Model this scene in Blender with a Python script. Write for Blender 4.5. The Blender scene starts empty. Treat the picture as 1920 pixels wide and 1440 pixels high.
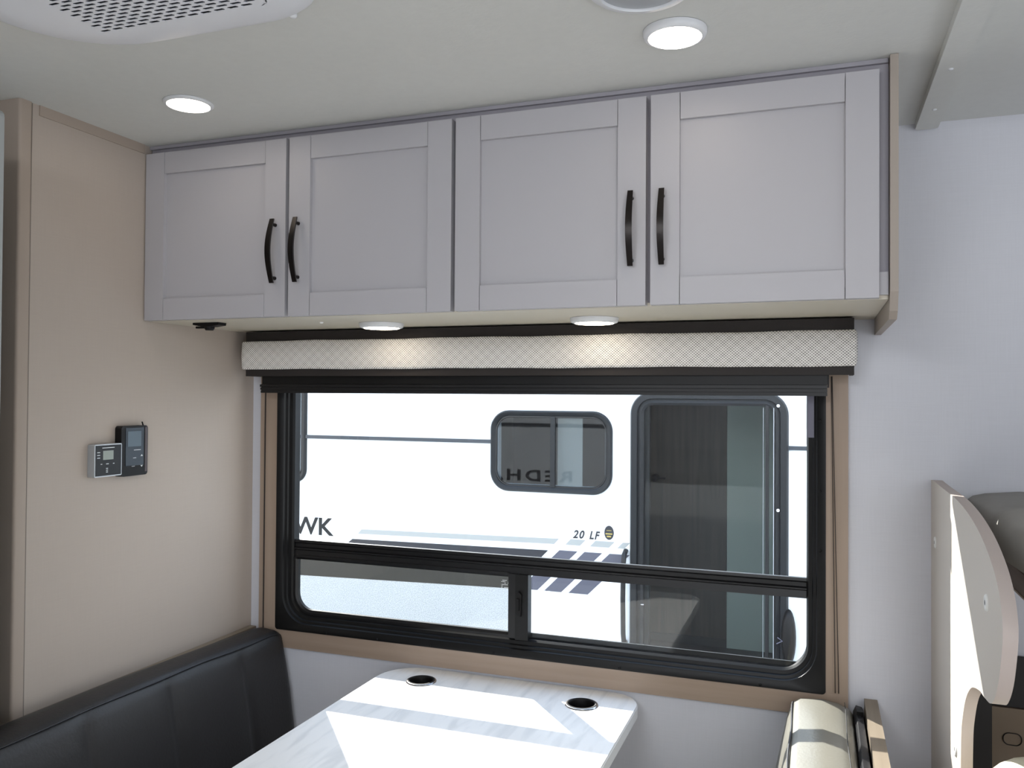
import bpy, bmesh, math, random
from mathutils import Vector, Matrix
random.seed(3)
SC = bpy.context.scene
COL = SC.collection
PI = math.pi

# ------------------------------------------------------------------ camera
CAM = Vector((1.49863, -1.97659, 1.45))
R_ = Vector((0.93958479, 0.34225427, 0.00651397))
U_ = Vector((-0.00125066, -0.01559681, 0.99987758))
F_ = Vector((-0.34231396, 0.93947792, 0.01422648))
cam = bpy.data.cameras.new('camera')
co = bpy.data.objects.new('camera', cam)
COL.objects.link(co)
M = Matrix((R_, U_, -F_)).transposed().to_4x4()
M.translation = CAM
co.matrix_world = M
cam.sensor_width = 36.0
cam.lens = 1570.1 / 1920 * 36
cam.clip_start = 0.02
SC.camera = co

# ------------------------------------------------------------------ world, sun, exposure
SC.view_settings.view_transform = 'Standard'
SC.view_settings.look = 'None'
SC.view_settings.gamma = 1.0
SC.view_settings.use_curve_mapping = False
SC.view_settings.exposure = 0.13
SC.cycles.max_bounces = 10
SC.cycles.diffuse_bounces = 6
SC.cycles.glossy_bounces = 5
SC.cycles.transparent_max_bounces = 16
SC.cycles.caustics_reflective = False
SC.cycles.caustics_refractive = False
SC.cycles.sample_clamp_indirect = 4.0

SUN_STRENGTH = 13.0
SKY_STRENGTH = 3.1
sun_dir = Vector((0.873, -1.0, -0.812)).normalized()
w = bpy.data.worlds.new('world')
SC.world = w
w.use_nodes = True
nt = w.node_tree
bg = nt.nodes['Background']
tc = nt.nodes.new('ShaderNodeTexCoord')
sx = nt.nodes.new('ShaderNodeSeparateXYZ')
cr = nt.nodes.new('ShaderNodeValToRGB')
cr.color_ramp.elements[0].position = 0.0
cr.color_ramp.elements[0].color = (0.96, 0.98, 1.0, 1)
cr.color_ramp.elements[1].position = 0.9
cr.color_ramp.elements[1].color = (0.52, 0.70, 1.0, 1)
nt.links.new(tc.outputs['Generated'], sx.inputs[0])
nt.links.new(sx.outputs['Z'], cr.inputs[0])
nt.links.new(cr.outputs[0], bg.inputs[0])
bg.inputs[1].default_value = SKY_STRENGTH

sl = bpy.data.lights.new('sun', 'SUN')
sl.energy = SUN_STRENGTH
sl.angle = math.radians(0.53)
sl.color = (1.0, 0.96, 0.90)
so = bpy.data.objects.new('sun', sl)
COL.objects.link(so)
so.rotation_euler = sun_dir.to_track_quat('-Z', 'Y').to_euler()
so.location = (-3, 5, 5)


def area(name, loc, direction, sx_, sy_, power, color):
    l = bpy.data.lights.new(name, 'AREA')
    l.shape = 'RECTANGLE'
    l.size = sx_
    l.size_y = sy_
    l.energy = power
    l.color = color
    o = bpy.data.objects.new(name, l)
    COL.objects.link(o)
    o.location = loc
    o.rotation_euler = Vector(direction).to_track_quat('-Z', 'Y').to_euler()
    return o


# added fill lamps out of view; only the first has an opening behind it
area('fill_doorway', (2.15, -2.72, 1.05), (-0.35, 1, 0.0), 0.65, 1.7, 9, (0.92, 0.96, 1.0))  # added fill in front of the cut doorway
area('fill_overhead', (0.95, -2.35, 2.03), (0.0, 0.45, -1), 0.7, 0.6, 25, (0.93, 0.96, 1.0))  # added fill from above, no vent cut in the ceiling
area('fill_cab_end', (3.25, -1.3, 1.0), (-1, 0.1, 0.0), 1.6, 0.8, 12, (0.90, 0.95, 1.0))  # added fill from the cab end, whose wall is solid
area('fill_rear_end', (-2.1, -1.9, 1.3), (1, 0.1, 0.0), 0.9, 0.7, 8, (1.0, 0.99, 0.97))  # added fill from the rear end, no window there


# ------------------------------------------------------------------ materials
def lin(c):
    return tuple(((v / 255 + 0.055) / 1.055) ** 2.4 if v / 255 > 0.04045 else v / 255 / 12.92 for v in c) + (1,)


def mat(name, col, rough=0.5, metal=0.0, spec=0.5, noise=0.0, nscale=20, bump=0.0, bscale=80, stretch=(1, 1, 1),
        emit=0.0, ecol=None, coat=0.0, raw=False):
    m = bpy.data.materials.new(name)
    m.use_nodes = True
    t = m.node_tree
    b = t.nodes['Principled BSDF']
    c = col if raw else lin(col)
    if len(c) == 3:
        c = tuple(c) + (1,)
    b.inputs['Base Color'].default_value = c
    b.inputs['Roughness'].default_value = rough
    b.inputs['Metallic'].default_value = metal
    b.inputs['Specular IOR Level'].default_value = spec
    b.inputs['Coat Weight'].default_value = coat
    if emit:
        b.inputs['Emission Color'].default_value = ecol or (1, 1, 1, 1)
        b.inputs['Emission Strength'].default_value = emit
    if noise or bump:
        g = t.nodes.new('ShaderNodeTexCoord')
        mp = t.nodes.new('ShaderNodeMapping')
        mp.inputs['Scale'].default_value = stretch
        t.links.new(g.outputs['Object'], mp.inputs[0])
        if noise:
            n = t.nodes.new('ShaderNodeTexNoise')
            n.inputs['Scale'].default_value = nscale
            n.inputs['Detail'].default_value = 5
            t.links.new(mp.outputs[0], n.inputs['Vector'])
            r = t.nodes.new('ShaderNodeMapRange')
            r.inputs['From Min'].default_value = 0.3
            r.inputs['From Max'].default_value = 0.7
            r.inputs['To Min'].default_value = 1 - noise
            r.inputs['To Max'].default_value = 1 + noise
            t.links.new(n.outputs[0], r.inputs[0])
            mx = t.nodes.new('ShaderNodeVectorMath')
            mx.operation = 'SCALE'
            mx.inputs[0].default_value = c[:3]
            t.links.new(r.outputs[0], mx.inputs['Scale'])
            t.links.new(mx.outputs[0], b.inputs['Base Color'])
        if bump:
            n2 = t.nodes.new('ShaderNodeTexNoise')
            n2.inputs['Scale'].default_value = bscale
            n2.inputs['Detail'].default_value = 4
            t.links.new(mp.outputs[0], n2.inputs['Vector'])
            bp = t.nodes.new('ShaderNodeBump')
            bp.inputs['Strength'].default_value = bump
            bp.inputs['Distance'].default_value = 0.002
            t.links.new(n2.outputs[0], bp.inputs['Height'])
            t.links.new(bp.outputs[0], b.inputs['Normal'])
    return m


def glass(name, tint=(1, 1, 1), refl=0.06, boost=1.0):
    m = bpy.data.materials.new(name)
    m.use_nodes = True
    t = m.node_tree
    t.nodes.clear()
    o = t.nodes.new('ShaderNodeOutputMaterial')
    tr = t.nodes.new('ShaderNodeBsdfTransparent')
    tr.inputs[0].default_value = tint + (1,)
    gl = t.nodes.new('ShaderNodeBsdfGlossy')
    gl.inputs['Roughness'].default_value = 0.0
    geo = t.nodes.new('ShaderNodeNewGeometry')
    dt = t.nodes.new('ShaderNodeVectorMath')
    dt.operation = 'DOT_PRODUCT'
    t.links.new(geo.outputs['Normal'], dt.inputs[0])
    t.links.new(geo.outputs['Incoming'], dt.inputs[1])

    def mth(op, a, b=None):
        n = t.nodes.new('ShaderNodeMath')
        n.operation = op
        for i, v in enumerate((a, b)):
            if isinstance(v, (int, float)):
                n.inputs[i].default_value = v
            elif v is not None:
                t.links.new(v, n.inputs[i])
        return n.outputs[0]
    fa = mth('SUBTRACT', 1.0, mth('ABSOLUTE', dt.outputs['Value']))
    f5 = mth('POWER', fa, 5.0)
    sch = mth('ADD', refl, mth('MULTIPLY', f5, 1 - refl))
    mu = t.nodes.new('ShaderNodeMath')
    mu.operation = 'MULTIPLY'
    mu.inputs[1].default_value = boost
    mx = t.nodes.new('ShaderNodeMixShader')
    t.links.new(sch, mu.inputs[0])
    t.links.new(mu.outputs[0], mx.inputs[0])
    t.links.new(tr.outputs[0], mx.inputs[1])
    t.links.new(gl.outputs[0], mx.inputs[2])
    t.links.new(mx.outputs[0], o.inputs[0])
    return m


def wall_fabric(name, col, amt=0.035):
    """vinyl wallboard printed with a fine linen weave"""
    m = mat(name, col, rough=0.55, spec=0.25)
    t = m.node_tree
    b = t.nodes['Principled BSDF']
    g = t.nodes.new('ShaderNodeTexCoord')
    outs = []
    for s in ((6, 6, 160), (160, 160, 6)):
        mp = t.nodes.new('ShaderNodeMapping')
        mp.inputs['Scale'].default_value = s
        n = t.nodes.new('ShaderNodeTexNoise')
        n.inputs['Scale'].default_value = 2.2
        n.inputs['Detail'].default_value = 3
        t.links.new(g.outputs['Object'], mp.inputs[0])
        t.links.new(mp.outputs[0], n.inputs['Vector'])
        outs.append(n.outputs[0])
    ad = t.nodes.new('ShaderNodeMath')
    ad.operation = 'ADD'
    t.links.new(outs[0], ad.inputs[0])
    t.links.new(outs[1], ad.inputs[1])
    r = t.nodes.new('ShaderNodeMapRange')
    r.inputs['From Min'].default_value = 0.7
    r.inputs['From Max'].default_value = 1.3
    r.inputs['To Min'].default_value = 1 - amt
    r.inputs['To Max'].default_value = 1 + amt
    t.links.new(ad.outputs[0], r.inputs[0])
    mx = t.nodes.new('ShaderNodeVectorMath')
    mx.operation = 'SCALE'
    mx.inputs[0].default_value = lin(col)[:3]
    t.links.new(r.outputs[0], mx.inputs['Scale'])
    t.links.new(mx.outputs[0], b.inputs['Base Color'])
    return m


def weave(name):
    """valance cloth: pale thread with a small dark diamond weave"""
    m = mat(name, (190, 188, 184), rough=0.9, spec=0.1)
    t = m.node_tree
    b = t.nodes['Principled BSDF']
    g = t.nodes.new('ShaderNodeTexCoord')
    s = t.nodes.new('ShaderNodeSeparateXYZ')
    t.links.new(g.outputs['Object'], s.inputs[0])

    def mth(op, a, bb=None):
        n = t.nodes.new('ShaderNodeMath')
        n.operation = op
        for i, v in enumerate((a, bb)):
            if v is None:
                continue
            if isinstance(v, (int, float)):
                n.inputs[i].default_value = v
            else:
                t.links.new(v, n.inputs[i])
        return n.outputs[0]
    k = 2 * PI / 0.0068
    k2 = 2 * PI / 0.0060
    xx = mth('MULTIPLY', s.outputs['X'], k)
    zz = mth('MULTIPLY', s.outputs['Z'], k2)
    a = mth('SINE', xx)
    c = mth('SINE', zz)
    p = mth('MULTIPLY', a, c)
    big = mth('MULTIPLY', mth('SINE', mth('MULTIPLY', xx, 0.245)), mth('SINE', mth('MULTIPLY', zz, 0.245)))
    p2 = mth('ADD', p, mth('MULTIPLY', big, 0.15))
    cr = t.nodes.new('ShaderNodeValToRGB')
    cr.color_ramp.elements[0].position = 0.18
    cr.color_ramp.elements[0].color = lin((128, 125, 122))
    cr.color_ramp.elements[1].position = 0.5
    cr.color_ramp.elements[1].color = lin((234, 231, 227))
    v = mth('ADD', mth('MULTIPLY', p2, 0.5), 0.45)
    t.links.new(v, cr.inputs[0])
    t.links.new(cr.outputs[0], b.inputs['Base Color'])
    bp = t.nodes.new('ShaderNodeBump')
    bp.inputs['Strength'].default_value = 0.4
    bp.inputs['Distance'].default_value = 0.001
    t.links.new(v, bp.inputs['Height'])
    t.links.new(bp.outputs[0], b.inputs['Normal'])
    return m


def marble(name):
    m = mat(name, (236, 238, 240), rough=0.38, spec=0.3)
    t = m.node_tree
    b = t.nodes['Principled BSDF']
    g = t.nodes.new('ShaderNodeTexCoord')
    mp = t.nodes.new('ShaderNodeMapping')
    mp.inputs['Scale'].default_value = (16, 2.2, 1)
    mp.inputs['Rotation'].default_value = (0, 0, 0.35)
    n = t.nodes.new('ShaderNodeTexNoise')
    n.inputs['Scale'].default_value = 1.6
    n.inputs['Detail'].default_value = 8
    n.inputs['Distortion'].default_value = 1.2
    t.links.new(g.outputs['Object'], mp.inputs[0])
    t.links.new(mp.outputs[0], n.inputs['Vector'])
    cr = t.nodes.new('ShaderNodeValToRGB')
    e = cr.color_ramp.elements
    e[0].position = 0.33
    e[0].color = lin((232, 233, 234))
    e[1].position = 0.52
    e[1].color = lin((248, 248, 248))
    t.links.new(n.outputs[0], cr.inputs[0])
    t.links.new(cr.outputs[0], b.inputs['Base Color'])
    return m


def wood(name, c1, c2, axis=2, scale=1.0, rough=0.45):
    m = mat(name, c1, rough=rough, spec=0.3)
    t = m.node_tree
    b = t.nodes['Principled BSDF']
    g = t.nodes.new('ShaderNodeTexCoord')
    mp = t.nodes.new('ShaderNodeMapping')
    s = [60 * scale] * 3
    s[axis] = 2.5 * scale
    mp.inputs['Scale'].default_value = s
    n = t.nodes.new('ShaderNodeTexNoise')
    n.inputs['Scale'].default_value = 1.5
    n.inputs['Detail'].default_value = 6
    t.links.new(g.outputs['Object'], mp.inputs[0])
    t.links.new(mp.outputs[0], n.inputs['Vector'])
    cr = t.nodes.new('ShaderNodeValToRGB')
    cr.color_ramp.elements[0].position = 0.3
    cr.color_ramp.elements[0].color = lin(c2)
    cr.color_ramp.elements[1].position = 0.65
    cr.color_ramp.elements[1].color = lin(c1)
    t.links.new(n.outputs[0], cr.inputs[0])
    t.links.new(cr.outputs[0], b.inputs['Base Color'])
    return m


M_ = {}
M_['wall'] = wall_fabric('white_linen_wallboard', (207, 208, 215), 0.022)
M_['beige'] = wall_fabric('beige_wallboard', (174, 163, 153), 0.015)
M_['beige_trim'] = mat('beige_trim', (164, 151, 140), 0.5, spec=0.3)
M_['beige_dark'] = mat('brown_end_face', (120, 106, 97), 0.5, spec=0.3)
M_['ceiling'] = mat('ceiling_vinyl', (210, 211, 208), 0.6, spec=0.2, noise=0.015, nscale=60, bump=0.15, bscale=150)
M_['cab'] = mat('grey_cabinet_paint', (174, 172, 176), 0.42, spec=0.4)
M_['cabface'] = mat('grey_face_frame', (156, 153, 160), 0.5, spec=0.3)
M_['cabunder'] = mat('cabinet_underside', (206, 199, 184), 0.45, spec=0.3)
M_['endpanel'] = mat('cabinet_end_edge', (158, 148, 139), 0.5, spec=0.3)
M_['bronze'] = mat('dark_bronze_metal', (32, 27, 25), 0.32, metal=0.6)
M_['blackmetal'] = mat('black_window_metal', (9, 9, 10), 0.42, spec=0.3)
M_['blackmetal2'] = mat('black_extrusion', (16, 16, 18), 0.4, spec=0.4)
M_['blackplastic'] = mat('black_plastic', (13, 12, 13), 0.5, spec=0.25)
M_['valdark'] = mat('charcoal_vinyl', (44, 40, 39), 0.6, spec=0.25, bump=0.2, bscale=300)
M_['weave'] = weave('diamond_weave_cloth')
M_['woodtrim'] = wood('brown_window_trim', (160, 142, 127), (150, 132, 117), axis=0, scale=0.6)
M_['woodtrimv'] = wood('brown_window_trim_upright', (160, 142, 127), (150, 132, 117), axis=2, scale=0.6)
M_['glass'] = glass('clear_window_glass', (0.96, 0.98, 0.97))
M_['doorglass'] = glass('tinted_storm_glass', (0.8, 0.84, 0.84), 0.012)
M_['marble'] = marble('white_marble_laminate')
M_['tableedge'] = mat('table_edge_band', (228, 230, 232), 0.35)
M_['chrome'] = mat('satin_steel', (190, 190, 192), 0.22, metal=1.0)
M_['cup'] = mat('black_cup_liner', (14, 14, 15), 0.5)
M_['leather'] = mat('charcoal_leatherette', (38, 37, 38), 0.45, spec=0.4, noise=0.06, nscale=6, bump=0.25, bscale=160)
M_['leather2'] = mat('olive_grey_leatherette', (130, 128, 119), 0.36, spec=0.5, noise=0.04, nscale=6, bump=0.25, bscale=160)
M_['piping'] = mat('dark_piping', (22, 23, 28), 0.45)
M_['darkback'] = mat('black_cushion_back', (26, 26, 30), 0.5, bump=0.2, bscale=200)
M_['ledge'] = wood('bench_cap_wood', (142, 130, 114), (128, 116, 101), axis=1, scale=0.6)
M_['board'] = mat('taupe_partition_laminate', (196, 189, 181), 0.5, spec=0.3)
M_['boardedge'] = mat('taupe_edge_band', (190, 178, 172), 0.5, spec=0.3)
M_['screwcap'] = mat('white_screw_cap', (222, 222, 220), 0.35)
M_['mattress'] = mat('grey_mattress_cloth', (150, 148, 145), 0.85, spec=0.1, noise=0.1, nscale=9, bump=0.5, bscale=12)
M_['bunk'] = wood('bunk_brown', (108, 92, 84), (96, 80, 72), axis=1)
M_['cabcloth'] = mat('cab_charcoal', (44, 42, 42), 0.7)
M_['tan'] = mat('cab_tan_plastic', (132, 116, 98), 0.6)
M_['cream'] = mat('cream_vinyl', (236, 230, 205), 0.4, spec=0.4)
M_['white'] = mat('white_plastic', (222, 224, 228), 0.35, spec=0.5)
M_['whiteac'] = mat('white_ac_plastic', (228, 230, 236), 0.38, spec=0.5)
M_['acdark'] = mat('vent_inside_shade', (34, 38, 52), 0.8)
M_['led'] = mat('led_lens_ceiling', (255, 255, 255), 0.4, emit=14, ecol=(1.0, 0.88, 0.74, 1))
M_['led2'] = mat('led_lens_cabinet', (255, 255, 255), 0.4, emit=11, ecol=(1.0, 0.87, 0.68, 1))
M_['silver'] = mat('silver_plastic', (176, 180, 184), 0.35, metal=0.3)
M_['gloss'] = mat('gloss_black_face', (12, 12, 14), 0.3, spec=0.25)
M_['lcd'] = mat('lcd_screen', (132, 140, 130), 0.25)
M_['screenglass'] = mat('dark_blue_screen', (44, 52, 60), 0.15, spec=0.3)
M_['print'] = mat('white_print', (210, 212, 214), 0.5)
M_['redbrown'] = mat('dark_red_side', (50, 26, 26), 0.35)
M_['rvwhite'] = mat('rv_fibreglass', (236, 240, 243), 0.35, spec=0.4)
M_['rvgrey'] = mat('pale_grey_decal', (160, 162, 160), 0.4)
M_['rvdark'] = mat('charcoal_decal', (84, 84, 96), 0.4)
M_['rvblack'] = mat('black_decal', (38, 38, 44), 0.4)
M_['rvframe'] = mat('dark_rv_frame', (20, 23, 26), 0.5, spec=0.3)
M_['rvrail'] = mat('rail_grey', (44, 50, 58), 0.4)
M_['rvpane'] = mat('tinted_rv_pane', (24, 29, 34), 0.02, spec=0.7)
M_['rvshade'] = mat('pale_blind', (196, 198, 192), 0.6)
M_['gold'] = mat('gold_print', (190, 170, 96), 0.4, metal=0.3)
M_['rvwood'] = wood('dark_walnut_panel', (74, 65, 58), (52, 46, 41), axis=2, scale=0.5)
M_['rvinner'] = mat('pale_inner_wall', (146, 154, 148), 0.5)
M_['rvfloor'] = mat('dark_floor', (40, 36, 33), 0.5)
M_['asphalt'] = mat('pale_gravel', (170, 168, 162), 0.9, noise=0.15, nscale=8, bump=0.5, bscale=60)
M_['floor'] = wood('vinyl_plank', (196, 186, 172), (178, 167, 152), axis=0, scale=0.3)
M_['seam'] = mat('dark_seam_line', (112, 104, 96), 0.7)  # darker tone for the joint beside the end trim
M_['matblack'] = mat('matt_black_flange', (8, 8, 9), 0.9, spec=0.05)
M_['bracket'] = mat('violet_grey_metal', (92, 90, 106), 0.4)
M_['leaf'] = mat('pale_door_leaf', (150, 153, 152), 0.45)
M_['cord'] = mat('dark_cord', (50, 44, 42), 0.8)


def mesh_screen():
    m = bpy.data.materials.new('insect_screen')
    m.use_nodes = True
    t = m.node_tree
    t.nodes.clear()
    o = t.nodes.new('ShaderNodeOutputMaterial')
    tr = t.nodes.new('ShaderNodeBsdfTransparent')
    tr.inputs[0].default_value = (1, 1, 1, 1)
    d = t.nodes.new('ShaderNodeBsdfDiffuse')
    d.inputs[0].default_value = lin((52, 54, 50))
    tl = t.nodes.new('ShaderNodeBsdfTranslucent')
    tl.inputs[0].default_value = lin((74, 72, 60))
    g = t.nodes.new('ShaderNodeTexCoord')
    n = t.nodes.new('ShaderNodeTexNoise')
    n.inputs['Scale'].default_value = 420
    n.inputs['Detail'].default_value = 2
    t.links.new(g.outputs['Object'], n.inputs['Vector'])
    r = t.nodes.new('ShaderNodeMapRange')
    r.inputs['From Min'].default_value = 0.3
    r.inputs['From Max'].default_value = 0.7
    r.inputs['To Min'].default_value = 0.40
    r.inputs['To Max'].default_value = 0.60
    t.links.new(n.outputs[0], r.inputs[0])
    m1 = t.nodes.new('ShaderNodeMixShader')
    m1.inputs[0].default_value = 0.35
    t.links.new(d.outputs[0], m1.inputs[1])
    t.links.new(tl.outputs[0], m1.inputs[2])
    m2 = t.nodes.new('ShaderNodeMixShader')
    t.links.new(r.outputs[0], m2.inputs[0])
    t.links.new(tr.outputs[0], m2.inputs[1])
    t.links.new(m1.outputs[0], m2.inputs[2])
    t.links.new(m2.outputs[0], o.inputs[0])
    return m


M_['screen'] = mesh_screen()


# ------------------------------------------------------------------ builders
def thing(name, label=None, cat=None, loc=(0, 0, 0), group=None, kind=None):
    o = bpy.data.objects.new(name, None)
    COL.objects.link(o)
    o.location = loc
    o.empty_display_size = 0.05
    tagp(o, label, cat, group, kind)
    return o


def tagp(o, label=None, cat=None, group=None, kind=None):
    if label:
        o['label'] = label
    if cat:
        o['category'] = cat
    if group:
        o['group'] = group
    if kind:
        o['kind'] = kind
    return o


def wloc(o):
    v = Vector((0, 0, 0))
    while o is not None:
        v += o.location
        o = o.parent
    return v


def obj(name, bm, material, parent=None, smooth=False, label=None, kind=None, bevel=0.0, loc=None):
    """bm is in world coordinates; parts keep their thing's origin"""
    if bevel:
        bmesh.ops.bevel(bm, geom=[e for e in bm.edges if len(e.link_faces) == 2 and e.calc_face_angle(0) > 0.5],
                        offset=bevel, segments=2, affect='EDGES', clamp_overlap=True)
    bmesh.ops.recalc_face_normals(bm, faces=bm.faces)
    off = wloc(parent) if parent else Vector(loc or (0, 0, 0))
    if off.length:
        bmesh.ops.translate(bm, verts=bm.verts, vec=-off)
    me = bpy.data.meshes.new(name)
    bm.to_mesh(me)
    bm.free()
    if smooth:
        for p in me.polygons:
            p.use_smooth = True
    ms = material if isinstance(material, (list, tuple)) else [material]
    for mm in ms:
        me.materials.append(M_[mm] if isinstance(mm, str) else mm)
    o = bpy.data.objects.new(name, me)
    COL.objects.link(o)
    if parent:
        o.parent = parent
    else:
        o.location = off
    if label:
        o['label'] = label
    if kind:
        o['kind'] = kind
    return o


def smooth_by_angle(o, ang=0.7):
    me = o.data
    for p in me.polygons:
        p.use_smooth = True
    bm = bmesh.new()
    bm.from_mesh(me)
    for e in bm.edges:
        if len(e.link_faces) == 2 and e.calc_face_angle(0) > ang:
            e.smooth = False
    bm.to_mesh(me)
    bm.free()
    return o


def box(x0, x1, y0, y1, z0, z1, bm=None, mi=0):
    bm = bm or bmesh.new()
    v = [bm.verts.new((x, y, z)) for x in (x0, x1) for y in (y0, y1) for z in (z0, z1)]
    for f in ((0, 1, 3, 2), (4, 6, 7, 5), (0, 4, 5, 1), (2, 3, 7, 6), (0, 2, 6, 4), (1, 5, 7, 3)):
        bm.faces.new([v[i] for i in f]).material_index = mi
    return bm


def prism(pts, axis, a0, a1, bm=None):
    """polygon pts in the plane normal to axis, extruded a0..a1"""
    bm = bm or bmesh.new()

    def P(p, a):
        if axis == 'x':
            return (a, p[0], p[1])
        if axis == 'y':
            return (p[0], a, p[1])
        return (p[0], p[1], a)
    A = [bm.verts.new(P(p, a0)) for p in pts]
    B = [bm.verts.new(P(p, a1)) for p in pts]
    bm.faces.new(A)
    bm.faces.new(list(reversed(B)))
    n = len(pts)
    for i in range(n):
        bm.faces.new((A[i], B[i], B[(i + 1) % n], A[(i + 1) % n]))
    return bm


def rrect(x0, x1, z0, z1, r, n=8, radii=None):
    rs = radii or (r, r, r, r)      # bl, br, tr, tl
    out = []
    for (cx, cz, a0, rr) in ((x0, z0, PI, rs[0]), (x1, z0, 1.5 * PI, rs[1]), (x1, z1, 0, rs[2]), (x0, z1, 0.5 * PI, rs[3])):
        sx_ = 1 if cx == x0 else -1
        sz_ = 1 if cz == z0 else -1
        ox, oz = cx + sx_ * rr, cz + sz_ * rr
        for i in range(n + 1):
            a = a0 + i / n * PI / 2
            out.append((ox + rr * math.cos(a), oz + rr * math.sin(a)))
    return out


def ring_profile(x0, x1, z0, z1, r, prof, radii=None, n=10, bm=None, closed=True):
    """sweep profile [(offset outward, y)] round a rounded rectangle in the XZ plane"""
    bm = bm or bmesh.new()
    loops = []
    for pf in prof:
        off, y = pf[:2]
        rs = tuple(max(q + off, 0.0005) for q in (radii or (r,) * 4)) if len(pf) == 2 else (pf[2],) * 4
        pts = rrect(x0 - off, x1 + off, z0 - off, z1 + off, 0, n, rs)
        loops.append([bm.verts.new((p[0], y, p[1])) for p in pts])
    m = len(loops)
    for j in range(m if closed else m - 1):
        A, B = loops[j], loops[(j + 1) % m]
        k = len(A)
        for i in range(k):
            bm.faces.new((A[i], A[(i + 1) % k], B[(i + 1) % k], B[i]))
    return bm


def lathe(c, prof, axis='z', n=40, bm=None):
    """prof: [(radius, height)] about centre c, height along axis"""
    bm = bm or bmesh.new()
    c = Vector(c)

    def P(r, h, a):
        ca, sa = r * math.cos(a), r * math.sin(a)
        if axis == 'z':
            return c + Vector((ca, sa, h))
        if axis == 'y':
            return c + Vector((ca, h, sa))
        return c + Vector((h, ca, sa))
    loops = []
    for r, h in prof:
        if r < 1e-6:
            loops.append([bm.verts.new(P(0, h, 0))])
        else:
            loops.append([bm.verts.new(P(r, h, 2 * PI * i / n)) for i in range(n)])
    for A, B in zip(loops, loops[1:]):
        for i in range(n):
            j = (i + 1) % n
            if len(A) == 1 and len(B) == 1:
                continue
            if len(A) == 1:
                bm.faces.new((A[0], B[i], B[j]))
            elif len(B) == 1:
                bm.faces.new((A[i], A[j], B[0]))
            else:
                bm.faces.new((A[i], A[j], B[j], B[i]))
    return bm


def tube(pts, r, n=8, bm=None):
    bm = bm or bmesh.new()
    pts = [Vector(p) for p in pts]
    prev = None
    loops = []
    up = None
    for i, p in enumerate(pts):
        a = pts[max(i - 1, 0)]
        b = pts[min(i + 1, len(pts) - 1)]
        d = (b - a).normalized()
        if up is None:
            up = Vector((0, 0, 1)) if abs(d.z) < 0.9 else Vector((1, 0, 0))
        s = d.cross(up).normalized()
        up = s.cross(d).normalized()
        loops.append([bm.verts.new(p + r * (math.cos(2 * PI * k / n) * s + math.sin(2 * PI * k / n) * up)) for k in range(n)])
    for A, B in zip(loops, loops[1:]):
        for k in range(n):
            bm.faces.new((A[k], A[(k + 1) % n], B[(k + 1) % n], B[k]))
    bm.faces.new(loops[0])
    bm.faces.new(list(reversed(loops[-1])))
    return bm


def text_bm(txt, size, origin, xdir=(1, 0, 0), zdir=(0, 0, 1), extrude=0.0008, sx=1.0, shear=0.0, spacing=1.0, bold=0.0):
    """letters as a thin mesh: text plane laid out along xdir / zdir from origin (left of baseline)"""
    cu = bpy.data.curves.new('lettering', 'FONT')
    cu.body = txt
    cu.size = size
    cu.extrude = extrude
    cu.shear = shear
    cu.offset = bold
    cu.space_character = spacing
    cu.resolution_u = 3
    o = bpy.data.objects.new('lettering', cu)
    COL.objects.link(o)
    bpy.context.view_layer.update()
    dg = bpy.context.evaluated_depsgraph_get()
    me = bpy.data.meshes.new_from_object(o.evaluated_get(dg))
    bm = bmesh.new()
    bm.from_mesh(me)
    bpy.data.objects.remove(o)
    bpy.data.curves.remove(cu)
    bpy.data.meshes.remove(me)
    X, Z = Vector(xdir), Vector(zdir)
    Y = X.cross(Z)
    O = Vector(origin)
    for v in bm.verts:
        c = v.co.copy()
        v.co = O + X * (c.x * sx) + Z * c.y - Y * c.z * -1
    return bm


# ================================================================== SETTING
ZC = 2.039          # ceiling
WT = 0.055          # wall thickness

# window opening in the wall: cut as four boxes around it, one mesh
def wall_with_hole(x0, x1, z0, z1, hx0, hx1, hz0, hz1, y0, y1):
    bm = bmesh.new()
    xs = [x0, hx0, hx1, x1]
    zs = [z0, hz0, hz1, z1]
    for y in (y0, y1):
        vs = [[bm.verts.new((x, y, z)) for z in zs] for x in xs]
        for i in range(3):
            for j in range(3):
                if i == 1 and j == 1:
                    continue
                bm.faces.new((vs[i][j], vs[i + 1][j], vs[i + 1][j + 1], vs[i][j + 1]))
        if y == y0:
            V0 = vs
        else:
            V1 = vs
    hole = [(1, 1), (2, 1), (2, 2), (1, 2)]
    out = [(0, 0), (3, 0), (3, 3), (0, 3)]
    for ring in (hole,):
        for k in range(4):
            a, b = ring[k], ring[(k + 1) % 4]
            bm.faces.new((V0[a[0]][a[1]], V0[b[0]][b[1]], V1[b[0]][b[1]], V1[a[0]][a[1]]))
    for seq in ([(i, 0) for i in range(4)], [(3, j) for j in range(4)], [(i, 3) for i in range(4)], [(0, j) for j in range(4)]):
        for a, b in zip(seq, seq[1:]):
            bm.faces.new((V0[a[0]][a[1]], V0[b[0]][b[1]], V1[b[0]][b[1]], V1[a[0]][a[1]]))
    return bm


wall_back = obj('wall_back', wall_with_hole(-0.12, 3.3, 0, ZC, 0.105, 1.505, 0.815, 1.572, 0.0, WT - 0.004), 'wall', kind='structure')
skin = obj('outer_skin', wall_with_hole(-2.4, 4.2, -0.55, 2.3, 0.105, 1.505, 0.815, 1.572, WT - 0.004, WT), 'rvwhite', wall_back)
obj('outer_rail', box(-2.4, 0.08, WT, WT + 0.012, 1.205, 1.228), 'rvrail', wall_back)
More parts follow.
